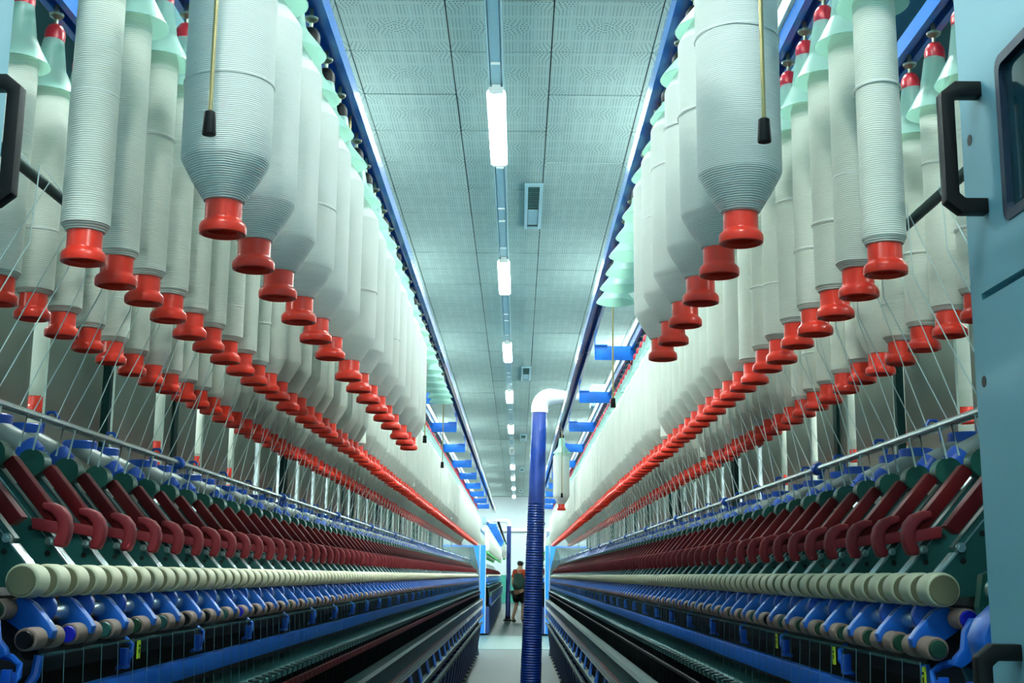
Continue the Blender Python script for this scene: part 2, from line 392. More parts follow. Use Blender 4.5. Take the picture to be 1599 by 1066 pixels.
# holders: stem, ribbed head, translucent skirt cap (origin: rail underside)
def head_mb(seg=20):
    return MB().lathe([(0.0165, -0.064), (0.0175, -0.063), (0.018, -0.05), (0.0165, -0.043), (0.011, -0.034), (0.005, -0.031)], seg)
HEAD_R = head_mb().mesh('holder_head', M['capred']); HEAD_D = head_mb().mesh('holder_head', M['black'])
STEM = MB().lathe([(0.0035, -0.034), (0.0035, -0.022), (0.012, -0.016), (0.013, -0.012), (0.004, -0.009), (0.004, 0.006)], 12).mesh('bobbin_holder', M['stem'])
def cap_mb(R, seg=28):
    p = [(0.0178, -0.062), (0.026, -0.118), (0.030, -0.126), (R - 0.006, -0.157), (R, -0.166)]
    q = [(r - 0.0012, h - 0.0004) for r, h in reversed(p)]
    return MB().lathe(p + q, seg, capa=False, capb=False)
CAP_B = cap_mb(0.052).mesh('dust_cap', M['cap']); CAP_A = cap_mb(0.061).mesh('dust_cap', M['cap'])
def holder(parent, loc, head, cap):
    h = put('bobbin_holder', STEM, loc, parent)
    put('holder_head', head, (0, 0, 0), h); c = put('dust_cap', cap, (0, 0, 0), h)
    c.rotation_euler = (random.uniform(-.02, .02), random.uniform(-.02, .02), 0)
    return h
def rail_mb(uc, w, z0, h, y0, y1):
    a, b = uc - w / 2, uc + w / 2; t = 0.004; lip = 0.013
    prof = [(a, z0), (a + lip, z0), (a + lip, z0 + t), (a + t, z0 + t), (a + t, z0 + h - t), (b - t, z0 + h - t), (b - t, z0 + t), (b - lip, z0 + t), (b - lip, z0), (b, z0), (b, z0 + h), (a, z0 + h)]
    n = len(prof); m = MB(); vs = [(p[0], y0, p[1]) for p in prof] + [(p[0], y1, p[1]) for p in prof]
    m.add(vs, [(i, (i + 1) % n, n + (i + 1) % n, n + i) for i in range(n)])
    for (p, q, r, s_) in ((a, a + t, z0, z0 + h), (b - t, b, z0, z0 + h), (a + t, b - t, z0 + h - t, z0 + h)):
        for yy in (y0, y1): m.add([(p, yy, r), (q, yy, r), (q, yy, s_), (p, yy, s_)], [(0, 1, 2, 3)])
    return m

# ------------------------------------------------------------------ one machine side (s = -1 left, +1 right)
U_A, U_B, U_C = 0.342, 0.553, 0.787
ZA = {-1: 0.427, 1: 0.445}; Z_RIM = 0.415; Z_RAIL = 0.985; Z_RAILA = 1.005
NROW = 121
def machine(s):
    SD = SIDE[s]
    X = lambda u: s * u
    # -------- the spinning frame itself
    F = tag(empty('spinning_frame', (s * 0.6, 9.9, 0)), f'long spinning frame along the {SD} side of the aisle with red arms and cream rollers', 'machine')
    FO = (s * 0.6, 9.9, 0)
    def fp(name, mb, m, y=9.9, z=HC, bevel=0.0, angle=40):
        """a part whose mesh is given in (u, y, z) about the point y, z"""
        return put(name, mb.mesh(name, m, s, bevel, angle), (-s * 0.6, y - FO[1], z), F)
    def fpm(name, me, y, z=HC, par=None):
        return put(name, me, (-s * 0.6, y - FO[1], z), F)
    ya, yb = 1.3 - 9.9, Y_END - 9.9
    # bodies behind and below
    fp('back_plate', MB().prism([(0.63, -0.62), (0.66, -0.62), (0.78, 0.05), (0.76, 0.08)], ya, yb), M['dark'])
    fp('roller_beam', MB().prism([(0.575, -0.13), (0.70, -0.13), (0.70, -0.05), (0.61, 0.0), (0.575, -0.03)], ya, yb), M['dark'])
    fp('fluted_roller', MB().lathe([(0.012, ya + 0.24), (0.012, yb)], 10, 'y', (0.55, 0, -0.052)), M['steel'])
    fp('front_fluted_roller', MB().lathe([(0.0105, ya + 0.24), (0.0105, yb)], 10, 'y', (0.543, 0, -0.096)), M['dark'])
    fp('cleaner_strip', MB().box(0.524, 0.530, ya + 0.24, yb, -0.101, -0.098), M['tealdark'])
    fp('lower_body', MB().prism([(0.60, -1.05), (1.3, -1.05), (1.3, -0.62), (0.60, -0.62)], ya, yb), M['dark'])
    fp('lappet_rail', MB().box(0.52, 0.54, ya, yb, -0.178, -0.147), M['blue'], bevel=0.002)
    fp('ring_rail', MB().prism([(0.50, -0.226), (0.56, -0.214), (0.60, -0.214), (0.60, -0.236), (0.50, -0.236)], ya, yb), M['teal'])
    # spindles under the ring rail
    sp = MB()
    one = MB().lathe([(0.0055, -0.30), (0.0085, -0.06), (0.009, 0.0), (0.005, 0.004)], 6)
    for k in range(243): sp.merge(one, (0.507, 1.5 + 0.07 * k - 9.9, -0.226))
    fp('spindle', sp, M['black'])['kind'] = 'stuff'
    one = MB().lathe([(0.004, -0.012), (0.012, -0.010), (0.012, -0.002), (0.004, 0.0)], 8)
    rg = MB()
    for k in range(243): rg.merge(one, (0.507, 1.5 + 0.07 * k - 9.9, -0.218))
    fp('spinning_ring', rg, M['alu'])['kind'] = 'stuff'
    if s < 0:
        blk = MB().box(0.482, 0.492, -0.031, 0.031, -0.262, -0.245).mesh('red_spacer', M['dkred'], s)
        for k in range(118): fpm('red_spacer', blk, 1.9 + 0.07 * k)
        rest = MB()
        for k in range(118, 237): rest.box(0.482, 0.492, 1.9 + 0.07 * k - 9.931, 1.9 + 0.07 * k - 9.869, -0.262, -0.245)
        fp('far_red_spacers', rest, M['dkred'])['kind'] = 'stuff'
    else:
        fp('separator_strip', MB().box(0.484, 0.492, ya, yb, -0.262, -0.254), M['black'])
    # lower front rails
    fp('top_conveyor_rail', MB().prism([(0.448, -0.345), (0.458, -0.335), (0.50, -0.335), (0.50, -0.35), (0.462, -0.35), (0.462, -0.415), (0.452, -0.415), (0.452, -0.352)], ya, yb), M['alu'])
    fp('ribbed_face', MB().prism([(0.455, -0.415)] + [(0.455 + (0.006 if k % 2 else 0.0), -0.415 - 0.0085 * k) for k in range(1, 7)] + [(0.47, -0.47), (0.47, -0.415)], ya, yb), M['tealdark'])
    fp('red_line_trim', MB().box(0.449, 0.453, ya, yb, -0.417, -0.412), M['dkred'])
    fp('middle_rail', MB().prism([(0.446, -0.585), (0.446, -0.56), (0.47, -0.548), (0.47, -0.585)], ya, yb), M['alu'])
    fp('slot_back', MB().box(0.476, 0.482, ya, yb, -0.56, -0.47), M['dark'])
    fp('lower_rail', MB().prism([(0.452, -0.68), (0.452, -0.655), (0.47, -0.648), (0.47, -0.68)], ya, yb), M['alu'])
    pl = MB().prism([(0.450, -0.55), (0.458, -0.55), (0.476, -0.472), (0.468, -0.472)], -0.06, 0.06).mesh('slot_plate', M['blue'], s)
    leg = MB().prism([(0.53, -1.12), (0.58, -1.12), (0.56, -0.68), (0.47, -0.68)], -0.05, 0.05).mesh('leg', M['dkblue'], s)
    foot = MB().lathe([(0.035, -1.13), (0.035, -1.118), (0.012, -1.112), (0.012, -1.06)], 12, c=(0.545, 0, 0)).mesh('foot', M['black'], s)
    for k in range(62):
        y = 1.6 + 0.28 * k
        if k % 2 == 0: fpm('slot_plate', pl, y + 0.1)
        if k % 2 == 0:
            fpm('leg', leg, y); fpm('foot', foot, y)
    # end panel closing the frame
    fp('end_panel', MB().prism([(0.50, -1.13), (0.52, -1.0), (0.52, -0.02), (0.52, 0.075), (0.60, 0.40), (0.70, 0.40), (1.4, 0.40), (1.4, -1.13)], Y_END - 9.9, Y_END - 9.84), M['panel'])
    fp('end_trim', MB().box(0.502, 0.516, Y_END - 9.93, Y_END - 9.84, -0.85, 0.45), M['white'])
    # -------- pendulum arms
    head = [(0.657 + 0.0185 * math.cos(a), 0.153 + 0.0185 * math.sin(a)) for a in [math.radians(d) for d in range(-10, 215, 22)]]
    plate = [(0.545, 0.008)] + [(0.6605, 0.141)] + head[1:] + [(0.62, 0.09), (0.60, 0.055), (0.575, -0.005), (0.56, -0.012)]
    d = Vector((0.073, 0.087)).normalized(); nrm = Vector((-d.y, d.x))
    plate_prof = [(0.5455, 0.0), (0.6625, 0.1335), (0.655, 0.1415), (0.70, 0.10), (0.605, -0.02), (0.56, -0.02)]
    arm_plate = MB().prism([(0.5455, 0.004), (0.6625, 0.1385), (0.705, 0.102), (0.625, 0.005), (0.585, -0.02), (0.555, -0.02)], 0.0, 0.013).mesh('pendulum_arm', M['tealdark'], s)
    head_me = MB().prism([(0.657 + 0.02 * math.cos(2 * PI * k / 18), 0.152 + 0.02 * math.sin(2 * PI * k / 18)) for k in range(18)], -0.012, 0.016, True).mesh('arm_head', M['headgreen'], s)
    def strip(t0, t1, off0, off1):   # along the slope from lower point
        p0, p1 = Vector((0.5455, 0.004)), Vector((0.6625, 0.1385)); dd = (p1 - p0).normalized(); nn = Vector((-dd.y, dd.x))
        L = (p1 - p0).length
        return [tuple(p0 + dd * (L * a) + nn * o) for a, o in ((t0, off0), (t1, off0), (t1, off1), (t0, off1))]
    edge_me = MB().prism(strip(0.0, 1.0, -0.0005, 0.0018), 0.0, 0.009).prism(strip(0.0, 0.2, -0.0005, 0.0022), 0.009, 0.026).mesh('edge_strip', M['steel'], s)
    chan_me = MB().prism(strip(0.22, 0.93, 0.0018, 0.0075), 0.004, 0.02).mesh('spring_channel', M['tealdark'], s)
    cover_me = MB().prism([(0.570, 0.053), (0.644, 0.140), (0.630, 0.1505), (0.556, 0.0635)], -0.004, 0.018).mesh('lever_cover', M['dkred'], s, 0.0016)
    # handle: crescent bow and a stub reaching back under the cover
    outer = [(0.585, 0.0885), (0.572, 0.0885), (0.5585, 0.083), (0.5495, 0.072), (0.546, 0.058), (0.5475, 0.044), (0.553, 0.030)]
    inner = [(0.5655, 0.031), (0.5655, 0.040), (0.5625, 0.048), (0.562, 0.058), (0.565, 0.067), (0.573, 0.075), (0.585, 0.079)]
    hb = MB().prism(outer + inner, -0.009, 0.012)
    handle_me = hb.mesh('lever_handle', M['pinkred'], s, 0.0035, 60)
    stub_me = MB().prism([(0.560, 0.047), (0.596, 0.0535), (0.598, 0.069), (0.562, 0.063)], -0.007, 0.008).mesh('handle_stub', M['pinkred'], s, 0.002)
    bolt_me = MB().lathe([(0.0058, -0.006), (0.0058, 0.0), (0.0035, 0.003)], 10, 'y', (0.571, -0.003, 0.038)).lathe([(0.0032, -0.012), (0.0032, -0.004)], 8, 'y', (0.571, 0, 0.038)).mesh('bolt', M['steel'], s)
    hole_mes = [MB().lathe([(0.0038, -0.0006), (0.0038, 0.0004)], 10, 'y', (u, 0, z)).mesh('bolt_hole', M['dark'], s) for u, z in ((0.5755, 0.022), (0.6, 0.055))]
    for i in range(-1, 120):
        y = 1.66 + 0.14 * i
        a = fpm('pendulum_arm', arm_plate, y)
        put('lever_cover', cover_me, (0, 0, 0), a); put('edge_strip', edge_me, (0, 0, 0), a); put('arm_head', head_me, (0, 0, 0), a)
        if i >= 0:
            h = put('lever_handle', handle_me, (0, 0, 0), a)
            j = random.uniform(-.04, .04); 
            if i < 60: put('handle_stub', stub_me, (0, 0, 0), a)
        if i < 45:
            put('bolt', bolt_me, (0, 0, 0), a); put('spring_channel', chan_me, (0, 0, 0), a)
            for hm in hole_mes: put('bolt_hole', hm, (0, 0, 0), a)
    # -------- cream clearer rollers
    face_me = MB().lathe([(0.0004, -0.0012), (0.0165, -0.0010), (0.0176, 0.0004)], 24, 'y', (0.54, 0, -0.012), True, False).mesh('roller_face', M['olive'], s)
    roll_me = MB().lathe([(0.017, 0.0), (0.0185, 0.0006), (0.0198, 0.0022), (0.0203, 0.006), (0.0203, 0.036), (0.0198, 0.0398), (0.0185, 0.0414), (0.017, 0.042)], 28, 'y', (0.54, 0, -0.012)).mesh('clearer_roller', M['cream'], s, angle=50)
    for i in range(241):
        q = fpm('clearer_roller', roll_me, 1.489 + 0.07 * i)
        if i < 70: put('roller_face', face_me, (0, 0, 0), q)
    fp('clearer_shaft', MB().lathe([(0.004, ya + .2), (0.004, yb)], 8, 'y', (0.54, 0, -0.012)), M['dkred'])
    # -------- lower cradles with rubber rollers
    cr = MB().prism([(0.552, -0.030), (0.535, -0.038), (0.514, -0.061), (0.508, -0.070), (0.510, -0.080), (0.519, -0.072), (0.545, -0.072), (0.566, -0.058)], -0.008, 0.010)
    cradle_me = cr.mesh('cradle_arm', M['blue'], s, 0.0012)
    slot_me = MB().prism([(0.5365, -0.0358), (0.5265, -0.0465), (0.5275, -0.0475), (0.5375, -0.0368)], -0.003, 0.005).mesh('cradle_slot', M['dkblue'], s)
    disc_me = MB().prism([(0.552 + 0.0225 * math.cos(2 * PI * k / 20), -0.046 + 0.0225 * math.sin(2 * PI * k / 20)) for k in range(20)], 0.052, 0.064, True).mesh('cradle_disc', M['plblue'], s, 0.002)
    def rub(y0, y1, u, z, r): return MB().lathe([(r - 0.0015, y0), (r, y0 + 0.0015), (r, y1 - 0.0015), (r - 0.0015, y1)], 18, 'y', (u, 0, z))
    rub_mes = [rub(y0, y1, u, z, r).mesh('rubber_roller', M['rubber'], s) for u, z, r in ((0.5245, -0.0785, 0.0135), (0.562, -0.045, 0.0125)) for y0, y1 in ((-0.048, -0.0115), (0.0125, 0.046))]
    ends = {}
    for nm in ('capgreen', 'capblue', 'black', 'tealdark'):
        ends[nm] = [MB().lathe([(0.0095, -0.053), (0.0105, -0.051), (0.0105, -0.047)], 14, 'y', (u, 0, z)).mesh('roller_end_cap', M[nm], s) for u, z in ((0.5245, -0.0785), (0.562, -0.045))]
    rest = {k: MB() for k in 'abc'}
    for i in range(0, 120):
        y = 1.523 + 0.14 * i
        if i < 50:
            c = fpm('cradle_arm', cradle_me, y)
            put('cradle_slot', slot_me, (0, 0, 0), c); put('cradle_disc', disc_me, (0, 0, 0), c)
            for rm in rub_mes: put('rubber_roller', rm, (0, 0, 0), c)
            for q in (0, 1): put('roller_end_cap', ends[random.choice(('capgreen', 'capgreen', 'black', 'tealdark', 'capblue'))][q], (0, 0, 0), c)
        else:
            rest['a'].merge(cr, (0, y - 9.9, 0)); rest['b'].merge(MB().lathe([(0.0135, -0.034), (0.0135, 0.034)], 8, 'y', (0.5255, 0, -0.0785)), (0, y - 9.9, 0))
            rest['c'].merge(MB().prism([(0.552 + 0.0225 * math.cos(2 * PI * k / 8), -0.046 + 0.0225 * math.sin(2 * PI * k / 8)) for k in range(8)], 0.052, 0.064), (0, y - 9.9, 0))
    fp('far_cradle_arms', rest['a'], M['blue'])['kind'] = 'stuff'
    fp('far_rubber_rollers', rest['b'], M['rubber'])['kind'] = 'stuff'
    fp('far_cradle_discs', rest['c'], M['plblue'])['kind'] = 'stuff'
    # blue hooked clips under the rollers
    cl = MB().tube([(0.545, 0.03, -0.095), (0.532, 0.03, -0.098), (0.522, 0.028, -0.105), (0.520, 0.022, -0.118), (0.528, 0.014, -0.132), (0.535, 0.004, -0.138)], [0.0045, 0.0045, 0.004, 0.004, 0.0035, 0.003], 8)
    cl2 = MB().box(0.516, 0.528, -0.010, -0.004, -0.132, -0.108).box(0.516, 0.528, 0.003, 0.007, -0.132, -0.112).box(0.516, 0.528, -0.010, 0.007, -0.137, -0.132)
    clip_me = cl.mesh('hook_clip', M['blue'], s); clip2_me = cl2.mesh('clip_fork', M['plblue'], s, 0.0015)
    tag_me = MB().box(0.5155, 0.517, 0.036, 0.05, -0.126, -0.1).mesh('yellow_tag', M['tag'], s)
    mark_me = MB().prism([(0.515, -0.118), (0.5156, -0.118), (0.5156, -0.112), (0.515, -0.112)], 0.041, 0.045).prism([(0.515, -0.109), (0.5156, -0.109), (0.5156, -0.106), (0.515, -0.106)], 0.040, 0.046).mesh('tag_mark', M['black'], s)
    for k in range(41):
        y = 1.43 + 0.42 * k + (0.03 if s > 0 else 0.0)
        c = fpm('hook_clip', clip_me, y); put('clip_fork', clip2_me, (0, 0, 0), c)
        if (s > 0 and k in (0, 1, 2)) or (s < 0 and k == 1):
            put('yellow_tag', tag_me, (0, 0, 0), c); put('tag_mark', mark_me, (0, 0, 0), c)
    # yarn running down to the spindles
    ym = MB()
    for k in range(240):
        y = 1.5 + 0.07 * k - 9.9
        ym.tube([(0.512, y, -0.095), (0.507, y, -0.215)], 0.0004, 4, False)
    fp('yarn', ym, M['yarn'])['kind'] = 'stuff'
    # -------- lower roving guide rod with blue clamps
    fp('guide_rod', MB().lathe([(0.0065, ya), (0.0065, yb)], 12, 'y', (0.645, 0, 0.216)), M['steel'])
    clamp = MB().lathe([(0.011, -0.012), (0.0125, -0.01), (0.0125, 0.01), (0.011, 0.012)], 14, 'y', (0.645, 0, 0.216)).prism([(0.645, 0.196), (0.655, 0.196), (0.655, 0.212), (0.645, 0.212)], -0.008, 0.008).mesh('rod_clamp', M['plblue'], s)
    for k in range(15): fpm('rod_clamp', clamp, 2.52 + 1.13 * k)
    hook = MB().tube([(0.655, 0, 0.226), (0.662, 0, 0.236), (0.672, 0, 0.236), (0.678, 0, 0.222), (0.678, 0, 0.20)], 0.003, 6).mesh('rod_hook', M['plblue'], s)
    for k in range(60): fpm('rod_hook', hook, 1.6 + 0.28 * k)
    # blue tipped grey funnels behind the arms
    fun = MB().lathe([(0.031, 0.0), (0.030, 0.012), (0.0185, 0.052), (0.018, 0.056)], 18)
    ring = MB().lathe([(0.0325, -0.014), (0.0325, 0.003), (0.030, 0.005)], 18)
    tip = MB().lathe([(0.0185, 0.050), (0.0205, 0.052), (0.0205, 0.074), (0.0165, 0.077), (0.0155, 0.081), (0.0195, 0.083), (0.0195, 0.088), (0.014, 0.091), (0.0175, 0.094), (0.0175, 0.098), (0.009, 0.103)], 18)
    rot = Matrix.Rotation(math.radians(-137), 3, 'Y')
    def turn(mb, o=(0.797, 0, 0.238)):
        q = MB(); q.v = [tuple(rot @ Vector(p) + Vector(o)) for p in mb.v]; q.f = mb.f; q.sm = mb.sm; return q
    def loft(c0, r0, seg=18):      # from a level rim to the tilted tip
        q = MB(); vs = []
        for t in (0.0, 0.35, 0.7, 1.0):
            for k in range(seg):
                a = 2 * PI * k / seg
                p0 = Vector((c0[0] - r0 * math.cos(a), r0 * math.sin(a), c0[1]))
                p1 = rot @ Vector((0.0185 * math.cos(a), 0.0185 * math.sin(a), 0.05)) + Vector((0.797, 0, 0.238))
                vs.append(tuple(p0.lerp(p1, t)))
        q.add(vs, [(i * seg + k, i * seg + (k + 1) % seg, (i + 1) * seg + (k + 1) % seg, (i + 1) * seg + k) for i in range(3) for k in range(seg)], True)
        return q
    fun_me = loft((0.822, 0.236), 0.031).mesh('roving_funnel', M['grey'], s)
    ring_me = MB().lathe([(0.0, 0.234), (0.033, 0.234), (0.033, 0.249), (0.031, 0.251), (0.0, 0.251)], 18, c=(0.822, 0, 0), capa=False, capb=False).mesh('funnel_ring', M['plblue'], s)
    tip_me = turn(tip).mesh('funnel_tip', M['plblue'], s)
    for k in range(60):
        y = 2.03 + 0.14 * k
        if k % 3 == 2:
            continue
        f = fpm('roving_funnel', fun_me, y); put('funnel_ring', ring_me, (0, 0, 0), f); put('funnel_tip', tip_me, (0, 0, 0), f)
    fr = MB()
    for k in range(60, 118):
        if k % 3 != 2: fr.merge(turn(MB().lathe([(0.0325, -0.014), (0.0185, 0.05), (0.018, 0.10)], 8)), (0, 2.03 + 0.14 * k - 9.9, 0))
    fp('far_funnels', fr, M['plblue'])['kind'] = 'stuff'
    # centre partition sheets
    for k in range(36):
        y0 = 0.9 + 0.475 * k
        fp('partition_sheet', MB().box(0.0, 0.006, 0.0, 0.375, -0.05, 0.72), M['sheet'], y0).location.x += s * 1.03
    for k in range(8):
        fp('partition_post', MB().box(0.995, 1.015, -0.01, 0.01, -0.2, 0.95), M['tealdark'], 3.14 + 2.4 * k)
    # near end drive parts
    nb = MB().prism([(0.568, -0.044), (0.552, -0.042), (0.543, -0.056), (0.540, -0.076), (0.531, -0.086), (0.529, -0.094), (0.538, -0.097), (0.549, -0.089), (0.553, -0.072), (0.560, -0.060), (0.570, -0.056)], -0.006, 0.008)
    fp('end_lever', nb, M['blue'], 1.44, bevel=0.002)
    fp('end_bracket', MB().prism([(0.545, -0.098), (0.59, -0.082), (0.6, -0.10), (0.575, -0.115), (0.55, -0.112)], 0, 0.012), M['tealdark'], 1.45)
    fp('end_gear', MB().lathe([(0.008, -0.01), (0.014, -0.008), (0.014, 0.01)], 16, 'y', (0.555, 0, -0.085)), M['black'], 1.45)
    fp('end_pulley', MB().lathe([(0.010, -0.012), (0.0165, -0.01), (0.0165, 0.01)], 20, 'y', (0.58, 0, -0.012)), M['capgreen'], 1.42)
    fp('end_pulley_rim', MB().lathe([(0.0165, -0.014), (0.0195, -0.013), (0.0195, -0.004), (0.0165, -0.003)], 20, 'y', (0.58, 0, -0.012), False, False), M['steel'], 1.42)
    fp('end_belt', MB().prism([(0.562, 0.006), (0.572, 0.01), (0.566, -0.03), (0.585, -0.12), (0.575, -0.12), (0.556, -0.03)], -0.008, 0.008), M['headgreen'], 1.43)
    fp('end_guard', MB().prism([(0.57, -0.010), (0.537, -0.022), (0.517, -0.040), (0.509, -0.058), (0.512, -0.075), (0.524, -0.092), (0.57, -0.10)], 0.0, 0.05), M['blue'], 1.285, bevel=0.003)
    fp('end_block', MB().box(0.545, 0.60, 0, 0.05, -0.155, -0.112), M['plblue'], 1.40, bevel=0.002)
    fp('curved_strap', MB().tube([(0.52, 0.03, -0.098), (0.522, 0.028, -0.12), (0.532, 0.022, -0.14), (0.55, 0.015, -0.152), (0.57, 0.01, -0.156)], 0.006, 8), M['blue'], 1.48)
    # -------- roving bobbins rows and their rails
    info = {'B': (U_B, 1.648 if s < 0 else 1.70, 'front'), 'C': (U_C, 1.935 if s < 0 else 1.985, 'back')}
    for row, (u, y0, rn) in info.items():
        R = tag(empty('creel_rail', (X(u), 9.9, HC + Z_RAIL)), f'{rn} blue creel rail of the {SD} machine with red holders and translucent caps', 'rail')
        m = rail_mb(0.0, 0.042, 0.0, 0.034, 0.9 - 9.9, Y_END - 9.9)
        put('rail_channel', m.mesh('rail_channel', M['railblue'], s), (0, 0, 0), R)
        far_c, far_h = MB(), MB(); far_b, far_t = MB(), MB()
        near = 72
        n = int((Y_END - 0.1 - y0) / 0.14)
        for i in range(n):
            y = y0 + 0.14 * i
            if i < near: holder(R, (0, y - 9.9, 0), HEAD_R, CAP_B)
            else:
                far_c.merge(MB().lathe([(0.018, -0.062), (0.026, -0.12), (0.05, -0.166)], 10, capa=False, capb=False), (0, y - 9.9, 0))
                far_h.merge(MB().lathe([(0.017, -0.064), (0.017, -0.04), (0.006, -0.03), (0.006, 0.0)], 8), (0, y - 9.9, 0))
            thin_to = {('B', -1): 9, ('B', 1): 8, ('C', -1): 11, ('C', 1): 10}[(row, s)]
            fat = i >= thin_to or (row == 'C' and i == (6 if s < 0 else 4))
            if random.random() < 0.04 and i > 14: fat = False
            kind = ('mid' if i < thin_to + 1 else 'big') if fat else 'thin'
            zb = HC + Z_RIM + random.uniform(-0.004, 0.004)
            if i < near:
                lab = f"{nth(i + 1)} bobbin from the camera in the {SD} {rn} creel row, {'thick' if fat else 'thin'} white roving"; g = f'bobbins in the {rn} creel row on the {SD}'
                bobbin(kind, (X(u), y, zb), lab, g, seam=(random.uniform(0.1, 0.33) if (not fat and random.random() < 0.6) else None))
            else:
                far_b.merge(MB().lathe([(0.026, 0.044), (0.056, 0.094), (0.056, 0.37), (0.025, 0.42)], 10), (0, y - 9.9, 0))
                far_t.merge(MB().lathe([(0.03, 0.0), (0.03, 0.012), (0.0236, 0.02), (0.0236, 0.05)], 10), (0, y - 9.9, 0))
        stuff(put('far_dust_caps', far_c.mesh('far_dust_caps', M['cap'], s), (0, 0, 0), R))
        stuff(put('far_holder_heads', far_h.mesh('far_holder_heads', M['capred'], s), (0, 0, 0), R))
        q = empty('far_roving_bobbins', (X(u), 9.9, HC + Z_RIM)); q['kind'] = 'stuff'
        tag(q, f'mass of distant white bobbins at the end of the {rn} creel row on the {SD}', 'bobbins')
        stuff(put('roving', far_b.mesh('roving', M['rovingfar'], s), (0, 0, 0), q)); stuff(put('bobbin_tube', far_t.mesh('bobbin_tube', M['red'], s), (0, 0, 0), q))
        if row == 'B':
            put('cream_rail', MB().box(-0.028, -0.002, 0.9 - 9.9, Y_END - 9.9, 0.036, 0.072).mesh('cream_rail', M['creampaint'], s, 0.002), (0, 0, 0), R)
        else:
            put('middle_guide_rod', MB().lathe([(0.0085, 0.9 - 9.9), (0.0085, Y_END - 9.9)], 12, 'y', (0.68 - u, 0, 0.575 - Z_RAIL)).mesh('middle_guide_rod', M['alu'], s), (0, 0, 0), R)
        if row == 'C':
            for k in range(9):   # posts and arms of the creel, behind the back row
                put('creel_post', MB().box(1.02 - u, 1.05 - u, -0.02, 0.02, -Z_RAIL - HC, 0.05).box(-0.26, 1.05 - u, -0.012, 0.012, 0.036, 0.05).mesh('creel_post', M['tealdark'], s), (0, 1.95 - 9.9 + 1.9 * k, 0), R)
    # far side bobbins seen through the slits of the partition
    for u, nm in ((1.25, 'nearer'), (1.50, 'farther')):
        Q = tag(put('rear_creel_rail', rail_mb(0, 0.042, 0, 0.034, -2.5, 8.0).mesh('rear_creel_rail', M['railblue'], s), (X(u), 4.5, HC + Z_RAIL)), f'{nm} creel rail behind the grey partition sheets on the {SD}', 'rail')
        for k in range(5):
            yg = 0.9 + 0.475 * (k + 4) - 0.05
            yy = yg * (u - s * 0.042) / (1.03 - s * 0.042)
            holder(Q, (0, yy - 4.5, 0), HEAD_R, CAP_B)
            bobbin('thin' if k % 2 else 'mid', (X(u), yy, HC + Z_RIM), f'{nm} bobbin seen through the {nth(k + 1)} slit between grey partition sheets on the {SD}', f'bobbins behind the partition on the {SD}')
    # -------- rovings (threads) from bobbins to the guide rod and the arms
    gB = [(U_B + 0.034, 0.07, 0.52), (U_B + 0.031, 0.05, 0.412), (0.652, 0.0, 0.223), (0.640, 0.0, 0.212), (0.648, 0.0, 0.168)]
    gC = [(U_C - 0.034, 0.47, 0.66), (0.690, 0.44, 0.586), (0.671, 0.43, 0.578), (0.652, 0.06, 0.223), (0.640, 0.06, 0.212), (0.648, 0.06, 0.168)]
    th = {}
    for nm, g in (('B', gB), ('C', gC)): th[nm] = MB().tube(g, [0.0009] * (len(g) - 2) + [0.0013, 0.0017], 5, False).mesh('roving_strand', M['thread'], s)
    rest = MB()
    for i in range(-3, 117):
        for nm, g, y0 in (('B', gB, 1.63), ('C', gC, 1.66)):
            y = y0 + 0.14 * i
            if i < 42:
                if nm == 'C' and i < -1 and False: continue
                tag(put('roving_strand', th[nm], (0, y, HC)), f"{nth(i + 4)} thin white strand from the camera below the {SD} {'front' if nm == 'B' else 'back'} creel row", 'strand', f"roving strands from the {'front' if nm == 'B' else 'back'} row on the {SD}")
            else: rest.merge(MB().tube(g, 0.0011, 3, False), (0, y, 0))
    r = put('far_roving_strands', rest.mesh('far_roving_strands', M['thread'], s), (0, 0, HC)); stuff(r); tag(r, f'sheet of distant white roving strands above the {SD} red arms', 'strands')
    # -------- overhead transport rail with full bobbins
    A = tag(empty('overhead_rail', (X(U_A), 9.9, HC + Z_RAILA)), f'blue overhead bobbin transport rail over the {SD} edge of the aisle', 'rail')
    put('rail_channel', rail_mb(0.0, 0.052, 0.0, 0.036, 0.9 - 9.9, 20.6 - 9.9).mesh('rail_channel', M['railblue'], s), (0, 0, 0), A)
    if s < 0:
        full = [1.555, 1.746, 1.932, 2.125, 2.31, 2.495, 2.775, 2.958, 3.15, 3.345, 3.53, 3.73, 4.0, 4.195, 4.36]
        hollow = [4.56, 4.75, 4.94, 5.20, 5.39, 5.58, 5.77, 5.96, 6.15]; rods = [1.46, 2.66, 3.88, 5.09, 6.30]
    else:
        full = [1.645, 1.832, 2.025, 2.218, 2.395, 2.575]
        hollow = [2.86, 3.05, 3.24, 3.43, 3.62, 3.81]; rods = [1.47, 2.73, 3.95, 8.63]
    dz = Z_RAILA
    pr = MB().lathe([(0.0028, -0.455), (0.0028, 0.004)], 10).mesh('pull_rod', M['brass'], s)
    tipm = MB().lathe([(0.0082, -0.477), (0.0088, -0.475), (0.0072, -0.448), (0.004, -0.446)], 14).mesh('rod_tip', M['black'], s)
    for y in rods:
        q = put('pull_rod', pr, (0.0, y - 9.9, 0), A); put('rod_tip', tipm, (0, 0, 0), q)
    for i, y in enumerate(full):
        holder(A, (0, y - 9.9, 0), HEAD_D, CAP_A)
        bobbin('full', (X(U_A), y, HC + ZA[s]), f"{ORD[i]} full white bobbin from the camera hanging from the overhead rail on the {SD}", f'full bobbins on the {SD} overhead rail', seam=(0.20, 0.29, None, 0.25, None, 0.3)[(i * 2 + (s > 0)) % 6])
    for y in hollow: holder(A, (0, y - 9.9, 0), HEAD_D, CAP_A)
